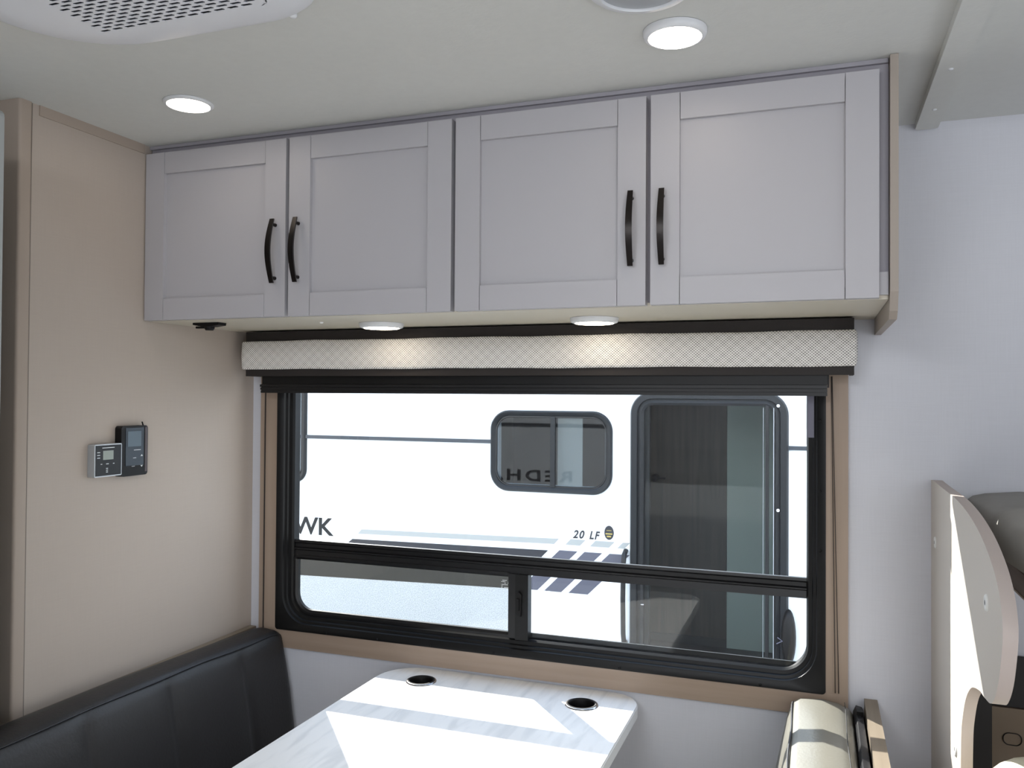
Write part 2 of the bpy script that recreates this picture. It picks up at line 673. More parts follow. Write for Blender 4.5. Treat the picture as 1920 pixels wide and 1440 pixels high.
# lettering on the outside of this wall, seen mirrored in the neighbour's glass
tmp = text_bm('REDH', 0.124, (0, 0, 0), spacing=1.3)
w4 = max(v.co.x for v in tmp.verts) - min(v.co.x for v in tmp.verts)
tmp.free()
bm = text_bm('REDHAWK', 0.124, (-0.345, WT + 0.0008, 0.757), xdir=(-1, 0, 0), zdir=(0, 0, 1), sx=0.55 / w4, spacing=1.3, bold=0.003)
obj('lettering', bm, 'rvblack', wall_back)

ceiling = obj('ceiling', box(-2.2, 3.3, -2.78, 0.0, ZC, ZC + 0.04), 'ceiling', kind='structure')
floor = obj('floor', box(-2.2, 3.3, -2.78, 0.0, -0.03, 0.0), 'floor', kind='structure')
wall_left = obj('wall_left', box(-0.12, 0.0, -0.722, 0.0, 0.0, ZC), 'beige', kind='structure')
# the wall behind the camera with the entry doorway, and the two ends of the vehicle
bm = wall_with_hole(-2.2, 3.3, 0.0, ZC, 1.80, 2.50, 0.1, 1.95, -2.82, -2.78)
obj('wall_front', bm, 'wall', kind='structure')
obj('wall_rear', box(-2.24, -2.2, -2.78, -0.0, 0, ZC), 'beige', kind='structure')
obj('wall_cab', box(3.3, 3.34, -2.78, 0.0, 0, ZC), 'wall', kind='structure')

# trims on the left wall
bm = prism(rrect(-0.135, 0.004, -0.752, -0.722, 0.006, 4), 'z', 0.0, ZC)
t1 = obj('trim_1', bm, 'beige_trim', kind='structure')
smooth_by_angle(t1)
obj('trim_2', box(0.0, 0.003, -0.705, -0.42, ZC - 0.021, ZC), 'beige_trim', kind='structure')
bm = box(-0.9, -0.0, -0.7222, -0.70, 0, ZC)
bmesh.ops.translate(bm, verts=bm.verts, vec=(-0.135, 0, 0))
obj('wall_slide_end', bm, 'beige_dark', kind='structure')
obj('trim_3', box(-0.0005, 0.0006, -0.7235, -0.7205, 0, ZC - 0.001), 'seam', kind='structure')

# ceiling trim running front to back, rounded end at the wall, two screws
pts = rrect(1.694, 1.738, -2.75, -0.012, 0.008, 5)
bm = prism(pts, 'z', ZC - 0.017, ZC)
cs = obj('trim_4', bm, 'ceiling', kind='structure', bevel=0.005)
smooth_by_angle(cs)
for yy in (-0.143, -0.36):
    obj('screw', lathe((1.716, yy, ZC - 0.017), [(0.0, -0.002), (0.0035, -0.0015), (0.0045, 0.0)], n=14), 'white', cs, smooth=True)

# ------------------------------------------------------------------ window
win = thing('window_1', kind='structure', loc=(0.8, 0.0, 0.80))
# brown boards round the window
TRW = 0.014
obj('bottom_board', box(0.0358, 1.5626, -TRW, 0.0, 0.7535, 0.805), 'woodtrim', win, bevel=0.0015)
obj('side_board', box(0.0358, 0.0985, -TRW, 0.0, 0.805, 1.53), 'woodtrimv', win, bevel=0.0015)
obj('side_board', box(1.5135, 1.5626, -TRW, 0.0, 0.805, 1.53), 'woodtrimv', win, bevel=0.0015)
obj('groove_strip', box(0.051, 0.0535, -TRW - 0.003, -TRW + 0.001, 0.79, 1.50), 'cord', win)
OX0, OX1, OZ0, OZ1 = 0.132, 1.477, 0.8424, 1.556
prof = [(0.0, 0.036), (0.0, 0.012), (0.004, 0.006), (0.012, 0.004), (0.014, -0.002), (0.020, -0.004), (0.022, -0.010),
        (0.034, -0.0165, 0.03), (0.040, -0.0165, 0.008), (0.040, 0.036, 0.008)]
fr = obj('frame', ring_profile(OX0, OX1, OZ0, OZ1, 0.05, prof, radii=(0.055, 0.055, 0.02, 0.02)), 'blackmetal', win)
smooth_by_angle(fr, 0.5)
# outside flange
obj('outer_flange', ring_profile(OX0, OX1, OZ0, OZ1, 0.05, [(0.0, 0.0365), (0.022, 0.040), (0.026, 0.064), (0.06, 0.064), (0.06, 0.0555), (0.027, 0.0555), (0.027, 0.0365)],
                                 radii=(0.055, 0.055, 0.02, 0.02)), 'matblack', win)
# cross bar with ridges
bm = bmesh.new()
yA = 0.014
prism([(yA, 1.0015), (0.027, 1.0015), (0.027, 1.0465), (yA + 0.002, 1.0465), (yA + 0.0005, 1.040), (yA + 0.004, 1.036),
       (yA + 0.004, 1.027), (yA - 0.002, 1.0245), (yA - 0.002, 1.021), (yA + 0.003, 1.018)], 'x', OX0 - 0.001, OX1 + 0.001, bm)
obj('cross_bar', bm, 'blackmetal2', win)
# divider post with latch, sliding sash frame
obj('divider', box(0.789, 0.823, 0.004, 0.030, OZ0 - 0.002, 1.003), 'blackmetal', win, bevel=0.002)
sash = obj('sash_frame', ring_profile(OX0 + 0.012, 0.7695, OZ0 + 0.012, 0.993, 0.004,
                                      [(0.0, 0.026), (0.0, 0.016), (0.006, 0.011), (0.0125, 0.011), (0.0125, 0.026)], radii=(0.046, 0.002, 0.002, 0.002)), 'blackmetal2', win)
smooth_by_angle(sash, 0.5)
obj('sash_stile', box(0.7695, 0.789, 0.007, 0.026, OZ0, 1.003), 'blackmetal2', win, bevel=0.002)
lat = bmesh.new()
prism([(0.794, 0.905), (0.806, 0.900), (0.808, 0.955), (0.800, 0.962), (0.794, 0.958)], 'y', -0.004, 0.006, lat)
box(0.797, 0.803, -0.009, -0.003, 0.915, 0.945, lat)
obj('latch', lat, 'blackplastic', win, bevel=0.001)
# track line above sash/lower right pane and white rubber
obj('lower_track', box(0.823, OX1 - 0.02, 0.028, 0.033, OZ0, OZ0 + 0.012), 'rvframe', win)
# glass panes
obj('upper_pane', prism(rrect(OX0, OX1, 1.04, OZ1, 0.01, 4), 'y', 0.0225, 0.0228), 'glass', win)
def pane_face(name, x0, x1, z0, z1, y, m, radii):
    bm = bmesh.new()
    bm.faces.new([bm.verts.new((p[0], y, p[1])) for p in rrect(x0, x1, z0, z1, 0, 8, radii)])
    return obj(name, bm, m, win)
bpy.data.objects.remove(bpy.data.objects['upper_pane'])
pane_face('upper_pane', OX0, OX1, 1.043, OZ1, 0.0225, 'glass', (.001, .001, .018, .018))
pane_face('sliding_pane', OX0 + 0.001, 0.77, OZ0 + 0.001, 1.005, 0.0215, 'glass', (.055, .001, .001, .001))
pane_face('lower_pane', 0.82, OX1, OZ0, 1.005, 0.0225, 'glass', (.001, .055, .001, .001))
pane_face('insect_screen', OX0 + 0.001, 0.77, OZ0 + 0.001, 1.005, 0.0285, 'screen', (.055, .001, .001, .001))
# tiny etched approval marks on the two lower panes
for (mx_, mz_) in ((0.757, 0.973), (0.865, 0.956)):
    bm = bmesh.new()
    for r_ in range(7):
        x = mx_ - 0.011
        while x < mx_ + 0.010:
            l_ = random.uniform(0.001, 0.004)
            if random.random() < 0.75:
                box(x, x + l_, 0.0195, 0.0197, mz_ - 0.013 + r_ * 0.0036, mz_ - 0.0116 + r_ * 0.0036, bm)
            x += l_ + 0.001
    obj('glass_mark', bm, 'print', win, kind='stuff')
# row of screws in the frame's lower and right flange
for x in (0.255, 0.41, 0.565, 0.74, 1.06, 1.38):
    obj('frame_screw', lathe((x, -0.0165, 0.8075), [(0.0035, 0.0), (0.003, -0.0012), (0.0, -0.0016)], axis='y', n=12), 'blackplastic', win, smooth=True)
for z in (1.40, 1.245, 1.115):
    obj('frame_screw', lathe((1.505, -0.0165, z), [(0.0035, 0.0), (0.003, -0.0012), (0.0, -0.0016)], axis='y', n=12), 'blackplastic', win, smooth=True)
obj('jamb_sticker', box(1.4765, 1.4775, 0.0135, 0.0345, 1.345, 1.47), 'silver', win)
bm = box(1.4785, 1.4925, -0.0065, -0.0045, 1.362, 1.455)
obj('corner_bracket', bm, 'bracket', win)

# ------------------------------------------------------------------ roller shade & valance
sh = thing('roller_shade', 'black roller shade rolled up beneath the patterned valance', 'shade', (0.78, -0.07, 1.455))
obj('cassette', box(0.092, 1.5195, -0.085, -0.056, 1.478, 1.520), 'blackmetal', sh, bevel=0.002)
bm = bmesh.new()
for k in range(3):
    box(0.085, 1.5190, -0.0855 + 0.002 * k, -0.060, 1.478 - 0.008 * (k + 1), 1.478 - 0.008 * k - 0.0012, bm)
box(0.0855, 1.5185, -0.0795, -0.0605, 1.4545, 1.478, bm)
obj('hem_bar', bm, 'blackmetal2', sh)
obj('end_cap', box(1.5196, 1.5225, -0.0855, -0.056, 1.472, 1.520), 'blackplastic', sh)
for (xa, xb) in ((1.528, 1.5365), (1.5295, 1.5435)):
    pts = [(xa + (xb - xa) * t_, -0.020 - 0.004 * math.sin(t_ * PI), 1.497 - t_ * 0.687) for t_ in [i / 12 for i in range(13)]]
    obj('pull_cord', tube(pts, 0.0010, 6), 'cord', sh, smooth=True)

va = thing('window_valance', 'padded window valance with pale diamond-weave cloth band and charcoal edges', 'valance', (0.8, -0.05, 1.50))
obj('front_board', box(0.0455, 1.5713, -0.094, -0.0865, 1.4985, 1.6175), 'valdark', va, bevel=0.002)
obj('top_board', box(0.0535, 1.5635, -0.0864, -0.022, 1.609, 1.6175), 'valdark', va)
obj('end_board', box(0.0455, 0.0530, -0.0864, -0.018, 1.4985, 1.6175), 'valdark', va, bevel=0.002)
obj('end_board', box(1.5638, 1.5713, -0.0864, -0.018, 1.4985, 1.6175), 'valdark', va, bevel=0.002)
# cloth band: wavy top and bottom edges, wraps round the ends
bm = bmesh.new()
path = [(0.040, -0.005)]
path += [(0.0365, -0.03), (0.0355, -0.06), (0.0355, -0.096), (0.038, -0.1005)]
nx = 150
for i in range(nx + 1):
    path.append((0.0415 + i / nx * 1.5285, -0.1025))
path += [(1.5735, -0.1005), (1.576, -0.096), (1.576, -0.06), (1.575, -0.03), (1.572, -0.005)]
loops = []
rng = random.Random(5)
ph = [rng.uniform(0, 6.28) for _ in range(6)]
for (x, y) in path:
    wv = 0.0008 * math.sin(x * 15 + ph[0]) + 0.0004 * math.sin(x * 37 + ph[1])
    wb = 0.0008 * math.sin(x * 13 + ph[2]) + 0.0004 * math.sin(x * 33 + ph[3])
    zt_, zb_ = 1.5925 + wv, 1.5165 + wb
    row = []
    for k, (f_, dy) in enumerate(((0, 0.006), (0.02, 0.001), (0.1, -0.001), (0.5, -0.0018 + 0.0008 * math.sin(x * 31 + ph[4])), (0.9, -0.001), (0.98, 0.001), (1, 0.006))):
        yy = y + (dy if y < -0.09 else 0)
        xx = x + (0 if y < -0.097 else (dy if x < 0.8 else -dy))
        row.append(bm.verts.new((xx, yy, zt_ + (zb_ - zt_) * f_)))
    loops.append(row)
for A, B in zip(loops, loops[1:]):
    for k in range(len(A) - 1):
        bm.faces.new((A[k], A[k + 1], B[k + 1], B[k]))
obj('cloth_band', bm, 'weave', va, smooth=True)

# ------------------------------------------------------------------ overhead cabinet
cb = thing('overhead_cabinet', 'long grey four-door overhead cabinet fixed above the window', 'cabinet', (0.8, -0.2, 1.62))
FY = -0.417
obj('carcass', box(0.0015, 1.6146, FY + 0.0215, -0.001, 1.6285, ZC - 0.001), 'cabface', cb)
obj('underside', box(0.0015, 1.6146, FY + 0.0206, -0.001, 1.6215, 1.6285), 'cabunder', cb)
obj('top_moulding', box(0.0015, 1.6135, FY + 0.014, FY + 0.0215, ZC - 0.008, ZC - 0.0005), 'cabface', cb, bevel=0.001)
obj('corner_block', box(1.5995, 1.614, FY + 0.012, FY + 0.0215, 1.6285, 1.668), 'cab', cb)
pts = [(-0.001, ZC - 0.001), (FY - 0.003, ZC - 0.001), (FY - 0.003, 1.632), (FY + 0.012, 1.600), (FY + 0.03, 1.587), (-0.02, 1.587), (-0.001, 1.587)]
obj('end_panel', prism(pts, 'x', 1.6155, 1.6285), 'endpanel', cb, bevel=0.0015)


def bow_handle(door, cx, z0, z1, y):
    bm = bmesh.new()
    n = 18
    rows = []
    for i in range(n + 1):
        t_ = i / n
        z = z0 + (z1 - z0) * t_
        bow = math.sin(PI * t_)
        yo = y - 0.014 - 0.016 * bow
        hw = 0.0052 + 0.0012 * bow
        th = 0.0042 + 0.0012 * bow
        rows.append([bm.verts.new(p) for p in ((cx - hw, yo, z), (cx + hw, yo, z), (cx + hw * 0.85, yo + th, z), (cx - hw * 0.85, yo + th, z))])
    for A, B in zip(rows, rows[1:]):
        for k in range(4):
            bm.faces.new((A[k], A[(k + 1) % 4], B[(k + 1) % 4], B[k]))
    bm.faces.new(rows[0])
    bm.faces.new(list(reversed(rows[-1])))
    for zz in (z0 + 0.012, z1 - 0.012):
        lathe((cx, y, zz), [(0.0042, 0.0), (0.0036, -0.008), (0.0036, -0.017), (0, -0.017)], axis='y', n=12, bm=bm)
    h = obj('handle', bm, 'bronze', door)
    smooth_by_angle(h, 0.6)


door_x = [(0.0040, 0.3955), (0.4045, 0.7955), (0.8045, 1.1955), (1.2045, 1.5985)]
for k, (a, b) in enumerate(door_x):
    z0, z1 = 1.6225, 2.0165
    sw, rw = 0.0545, 0.0500
    d = obj('door', box(a + 0.02, b - 0.02, FY + 0.009, FY + 0.0185, z0 + 0.02, z1 - 0.02), 'cab', cb)
    for s0, s1 in ((a, a + sw - 0.0006), (b - sw + 0.0006, b)):
        obj('stile', box(s0, s1, FY, FY + 0.0205, z0, z1), 'cab', d, bevel=0.0008)
    for r0, r1 in ((z0, z0 + rw), (z1 - rw, z1)):
        obj('rail', box(a + sw + 0.0006, b - sw - 0.0006, FY + 0.0006, FY + 0.0205, r0, r1), 'cab', d, bevel=0.0008)
    bow_handle(d, (0.3695, 0.4295, 1.169, 1.2275)[k], 1.695, 1.837, FY)

# black catch on the cabinet's underside
ct = thing('cabinet_catch', 'small black plastic catch under left end of overhead cabinet', 'catch', (0.118, -0.328, 1.6215))
pl = bmesh.new()
prism([(0.081, 1.6213), (0.081, 1.6165), (0.098, 1.6135), (0.110, 1.6125), (0.130, 1.6120), (0.156, 1.6150), (0.157, 1.6213)], 'y', -0.342, -0.314, pl)
obj('plate', pl, 'blackplastic', ct, bevel=0.0012)
obj('knob', lathe((0.119, -0.328, 1.6125), [(0.012, 0.0), (0.012, -0.004), (0.009, -0.009), (0.0, -0.0095)], n=20), 'blackplastic', ct, smooth=False)
obj('lever', box(0.083, 0.108, -0.334, -0.326, 1.6085, 1.6135), 'blackplastic', ct, bevel=0.001)
# small clear screw cap under cabinet
tagp(obj('screw_cap', lathe((0.401, -0.278, 1.6213), [(0.005, 0.0), (0.004, -0.003), (0.0, -0.0042)], n=16), 'screwcap', smooth=True, loc=(0.401, -0.278, 1.6213)),
     'tiny pale screw cap on cabinet underside between catch and left puck light', 'screw cap')


def puck(x, y, z, label, lens, r=0.053, rl=0.043, h=0.011, group=None):
    t = thing('puck_light', label, 'light', (x, y, z), group)
    o = obj('bezel', lathe((x, y, z), [(r, -0.0005), (r, -h * 0.45), (r * 0.965, -h * 0.8), (rl + 0.003, -h), (rl, -h), (rl, -h * 0.75), (0.0, -h * 0.75)], n=56), 'white', t)
    smooth_by_angle(o, 0.6)
    obj('lens', lathe((x, y, z), [(rl - 0.0005, -h * 0.76), (rl - 0.002, -h * 1.08), (rl * 0.6, -h * 1.18), (0.0, -h * 1.22)], n=48), lens, t, smooth=True)
    return t


puck(1.283, -0.630, ZC, 'lit round ceiling light near the top right above cabinet', 'led', r=0.051, rl=0.0425, h=0.012, group='lit ceiling downlights')
puck(0.3015, -0.616, ZC, 'lit round ceiling light above left end of the cabinet', 'led', r=0.049, rl=0.042, h=0.006, group='lit ceiling downlights')
puck(0.520, -0.205, 1.6215, 'left lit round puck light under overhead cabinet', 'led2', r=0.053, rl=0.043, h=0.012, group='lights under the overhead cabinet')
puck(1.041, -0.198, 1.6215, 'right lit round puck light under overhead cabinet', 'led2', r=0.053, rl=0.043, h=0.012, group='lights under the overhead cabinet')

# round ceiling speaker / detector at the top edge
sp = thing('ceiling_speaker', 'unlit round white fitting on the ceiling behind right ceiling light', 'ceiling fitting', (1.262, -0.80, ZC))
o = obj('bezel', lathe((1.262, -0.80, ZC), [(0.078, -0.0005), (0.077, -0.006), (0.070, -0.011), (0.061, -0.012), (0.060, -0.008)], n=56), 'white', sp)
smooth_by_angle(o, 0.6)
obj('grille', lathe((1.262, -0.80, ZC), [(0.060, -0.008), (0.045, -0.0105), (0.0, -0.012)], n=48), 'silver', sp, smooth=True)

# ------------------------------------------------------------------ AC ceiling plenum
ac = thing('air_conditioner_vent', 'white ceiling air conditioner cover with slotted grille', 'air conditioner', (0.58, -1.15, ZC))
AX0, AX1, AY0, AY1 = 0.314, 0.862, -1.50, -0.903
zs = ZC
lo = [(0.0, -0.001), (0.0, -0.008), (0.004, -0.016), (0.014, -0.024), (0.035, -0.032), (0.075, -0.036)]
bm = bmesh.new()
loops = []
CR = 0.12
for ins, dz in lo:
    pts = rrect(AX0 + ins, AX1 - ins, AY0 + ins, AY1 - ins, 0, 10, (0.17 - ins, 0.14 - ins, 0.14 - ins, 0.18 - ins))
    loops.append([bm.verts.new((p[0], p[1], zs + dz)) for p in pts])
for A, B in zip(loops, loops[1:]):
    k = len(A)
    for i in range(k):
        bm.faces.new((A[i], A[(i + 1) % k], B[(i + 1) % k], B[i]))
# shroud face outside the grille: ring from last loop to the grille rectangle is closed by the grille's own border
GX0, GX1, GY0, GY1 = 0.466, 0.768, -1.40, -0.992
gl_ = [bm.verts.new((p[0], p[1], zs - 0.036)) for p in rrect(GX0, GX1, GY0, GY1, 0.0005, 10)]
B = loops[-1]
k = len(B)
for i in range(k):
    bm.faces.new((B[i], B[(i + 1) % k], gl_[(i + 1) % k], gl_[i]))
sh_o = obj('shroud', bm, 'whiteac', ac)
smooth_by_angle(sh_o, 0.9)
# grille: plate with true staggered slots
bm = bmesh.new()
px_, py_ = 0.0235, 0.0092
z = zs - 0.0362
nxs = int((GX1 - GX0) / px_)
rows = int((GY1 - GY0) / py_)
for r_ in range(rows):
    y0 = GY1 - (r_ + 1) * py_
    y1 = y0 + py_
    yc = (y0 + y1) / 2
    off = (px_ / 2) if r_ % 2 else 0
    for i in range(-1, nxs + 1):
        xa = GX0 + i * px_ + off
        xb = xa + px_
        if xa < GX0 - 1e-6 or xb > GX1 + 1e-6:
            a2, b2 = max(xa, GX0), min(xb, GX1)
            if b2 - a2 > 1e-4:
                bm.faces.new([bm.verts.new(p) for p in ((a2, y0, z), (b2, y0, z), (b2, y1, z), (a2, y1, z))])
            continue
        xc = (xa + xb) / 2
        hl, hw = 0.0098, 0.0029
        inner = [(xc - hl, yc), (xc - hl + hw, yc - hw), (xc + hl - hw, yc - hw), (xc + hl, yc), (xc + hl - hw, yc + hw), (xc - hl + hw, yc + hw)]
        vi = [bm.verts.new((p[0], p[1], z)) for p in inner]
        vd = [bm.verts.new((p[0], p[1], z + 0.0012)) for p in inner]
        o4 = [bm.verts.new(p) for p in ((xa, y0, z), (xb, y0, z), (xb, y1, z), (xa, y1, z))]
        bm.faces.new((o4[0], o4[1], vi[2], vi[1]))
        bm.faces.new((o4[1], o4[2], vi[4], vi[3]))
        bm.faces.new((o4[1], vi[3], vi[2]))
        bm.faces.new((o4[2], o4[3], vi[5], vi[4]))
        bm.faces.new((o4[3], o4[0], vi[0]))
        bm.faces.new((o4[0], vi[1], vi[0]))
        bm.faces.new((o4[3], vi[0], vi[5]))
        for q in range(6):
            bm.faces.new((vi[q], vi[(q + 1) % 6], vd[(q + 1) % 6], vd[q]))
obj('grille', bm, 'whiteac', ac, kind='stuff')
obj('filter', box(GX0 - 0.004, GX1 + 0.004, GY0 - 0.004, GY1 + 0.004, zs - 0.031, zs - 0.029), 'acdark', ac)  # dark sheet behind the slots, shade inside put into its colour
obj('screw', lathe((0.762, -0.921, zs - 0.020), [(0.006, 0.004), (0.006, -0.003), (0.004, -0.006), (0.0, -0.0065)], n=16), 'white', ac, smooth=True)

# ------------------------------------------------------------------ wall controls
th = thing('thermostat', 'small square silver-edged thermostat with grey display, left of black panel', 'thermostat', (0.0, -0.53, 1.30))
o = obj('housing', prism(rrect(-0.572, -0.496, 1.2655, 1.3375, 0.003, 3), 'x', 0.0005, 0.0205), 'silver', th, bevel=0.0015)
obj('face', box(0.0204, 0.0214, -0.5695, -0.4985, 1.268, 1.335), 'gloss', th)
obj('display', box(0.0214, 0.0218, -0.550, -0.521, 1.303, 1.323), 'lcd', th)
bm = bmesh.new()
for (ya, za, l_) in ((-0.552, 1.3285, 0.034), (-0.566, 1.319, 0.008), (-0.566, 1.313, 0.008), (-0.566, 1.307, 0.008), (-0.541, 1.293, 0.007), (-0.541, 1.283, 0.005),
                     (-0.541, 1.279, 0.005), (-0.541, 1.275, 0.005), (-0.556, 1.293, 0.004), (-0.522, 1.293, 0.004)):
    box(0.0214, 0.0217, ya, ya + l_, za, za + 0.0016, bm)
obj('button_marks', bm, 'print', th)

cp = thing('control_panel', 'black glossy control panel with blue screen and arrow keys', 'control panel', (0.0, -0.46, 1.315))
o = obj('housing', prism(rrect(-0.4965, -0.4165, 1.2605, 1.3755, 0.007, 4), 'x', 0.0005, 0.019), 'blackplastic', cp, bevel=0.002)
obj('side_strip', box(0.0185, 0.0196, -0.4255, -0.4185, 1.268, 1.372), 'redbrown', cp)
obj('screen', box(0.019, 0.0199, -0.484, -0.430, 1.284, 1.371), 'screenglass', cp)
obj('display', box(0.0199, 0.0202, -0.478, -0.438, 1.328, 1.363), mat('screen_lighter', (84, 98, 108), 0.15, spec=0.3), cp)
bm = bmesh.new()
for s, zz in ((1, 1.3045), (-1, 1.2835)):
    prism([(-0.4395, zz), (-0.4325, zz), (-0.436, zz + s * 0.004)], 'x', 0.0199, 0.0203, bm)
box(0.0199, 0.0202, -0.460, -0.439, 1.319, 1.3203, bm)
box(0.0199, 0.0202, -0.462, -0.453, 1.301, 1.3023, bm)
box(0.0199, 0.0202, -0.466, -0.457, 1.282, 1.2830, bm)
obj('key_marks', bm, 'print', cp)
obj('aerial', tube([(0.012, -0.424, 1.375), (0.012, -0.428, 1.384)], 0.0016, 8), 'blackplastic', cp)

# pale door leaf edge at far left
tagp(obj('sliding_door_leaf', prism(rrect(-0.7, 0.2235, 0.04, 1.922, 0.012, 4), 'y', -0.98, -0.96), 'leaf', bevel=0.002, loc=(-0.3, -0.97, 0.04)),
     'pale white sliding door leaf at the far left edge', 'door')

# ------------------------------------------------------------------ table
TZ = 0.745
tb = thing('dinette_table', 'white marbled dinette table under the window with two cup holders', 'table', (0.787, -0.5, 0.0))
TX0, TX1, TY0, TY1 = 0.462, 1.113, -1.02, -0.006
HOL = [(0.582, -0.1005, 0.0355), (0.9935, -0.1115, 0.0360)]
bm = bmesh.new()
outer = rrect(TX0, TX1, TY0, TY1, 0, 10, (0.07, 0.07, 0.075, 0.10))
# top face with the two holes via triangle fill
def fill_with_holes(bm, z, holes):
    ed = []
    V = [bm.verts.new((p[0], p[1], z)) for p in outer]
    for i in range(len(V)):
        ed.append(bm.edges.new((V[i], V[(i + 1) % len(V)])))
    H = []
    for (hx, hy, hr) in holes:
        h = [bm.verts.new((hx + hr * math.cos(2 * PI * i / 32), hy + hr * math.sin(2 * PI * i / 32), z)) for i in range(32)]
        H.append(h)
        for i in range(32):
            ed.append(bm.edges.new((h[i], h[(i + 1) % 32])))
    bmesh.ops.triangle_fill(bm, use_beauty=True, use_dissolve=False, edges=ed)
    return V, H
V0, H0 = fill_with_holes(bm, TZ, HOL)
V1, H1 = fill_with_holes(bm, TZ - 0.030, HOL)
for A, B in [(V0, V1)] + list(zip(H0, H1)):
    k = len(A)
    for i in range(k):
        bm.faces.new((A[i], A[(i + 1) % k], B[(i + 1) % k], B[i]))
tt = obj('tabletop', bm, 'marble', tb)
bm = bmesh.new()
A = [bm.verts.new((p[0], p[1], TZ - 0.001)) for p in outer]
cxm, cym = (TX0 + TX1) / 2, (TY0 + TY1) / 2
def shr(p, s):
    return (p[0] + (s if p[0] > cxm else -s), p[1] + (s if p[1] > cym else -s))
lv = [(0.0004, TZ - 0.002), (0.0018, TZ - 0.004), (0.0018, TZ - 0.027), (0.0004, TZ - 0.029)]
bm.free()
bm = bmesh.new()
LL = [[bm.verts.new((*shr(p, s), z)) for p in outer] for s, z in lv]
for A, B in zip(LL, LL[1:]):
    k = len(A)
    for i in range(k):
        bm.faces.new((A[i], A[(i + 1) % k], B[(i + 1) % k], B[i]))
obj('edge_band', bm, 'tableedge', tb)
for (hx, hy, hr) in HOL:
    c = obj('cup_holder', lathe((hx, hy, TZ), [(hr - 0.0035, 0.0022), (hr - 0.0035, -0.055), (hr - 0.008, -0.060), (0, -0.060)], n=40), 'cup', tb)
    smooth_by_angle(c, 0.6)
    r = obj('rim', lathe((hx, hy, TZ), [(hr + 0.0022, 0.0002), (hr + 0.001, 0.0024), (hr - 0.001, 0.0032), (hr - 0.0035, 0.0024)], n=48), 'chrome', c, smooth=True)
    obj('rim_lining', lathe((hx, hy, TZ), [(hr - 0.0020, 0.0034), (hr - 0.005, 0.0040), (hr - 0.0065, 0.0), (hr - 0.007, -0.02)], n=48), 'blackplastic', c, smooth=True)
obj('leg', lathe((0.787, -0.55, 0.0), [(0.10, 0.0), (0.10, 0.01), (0.035, 0.03), (0.030, 0.05), (0.030, TZ - 0.031)], n=32), 'chrome', tb, smooth=True)


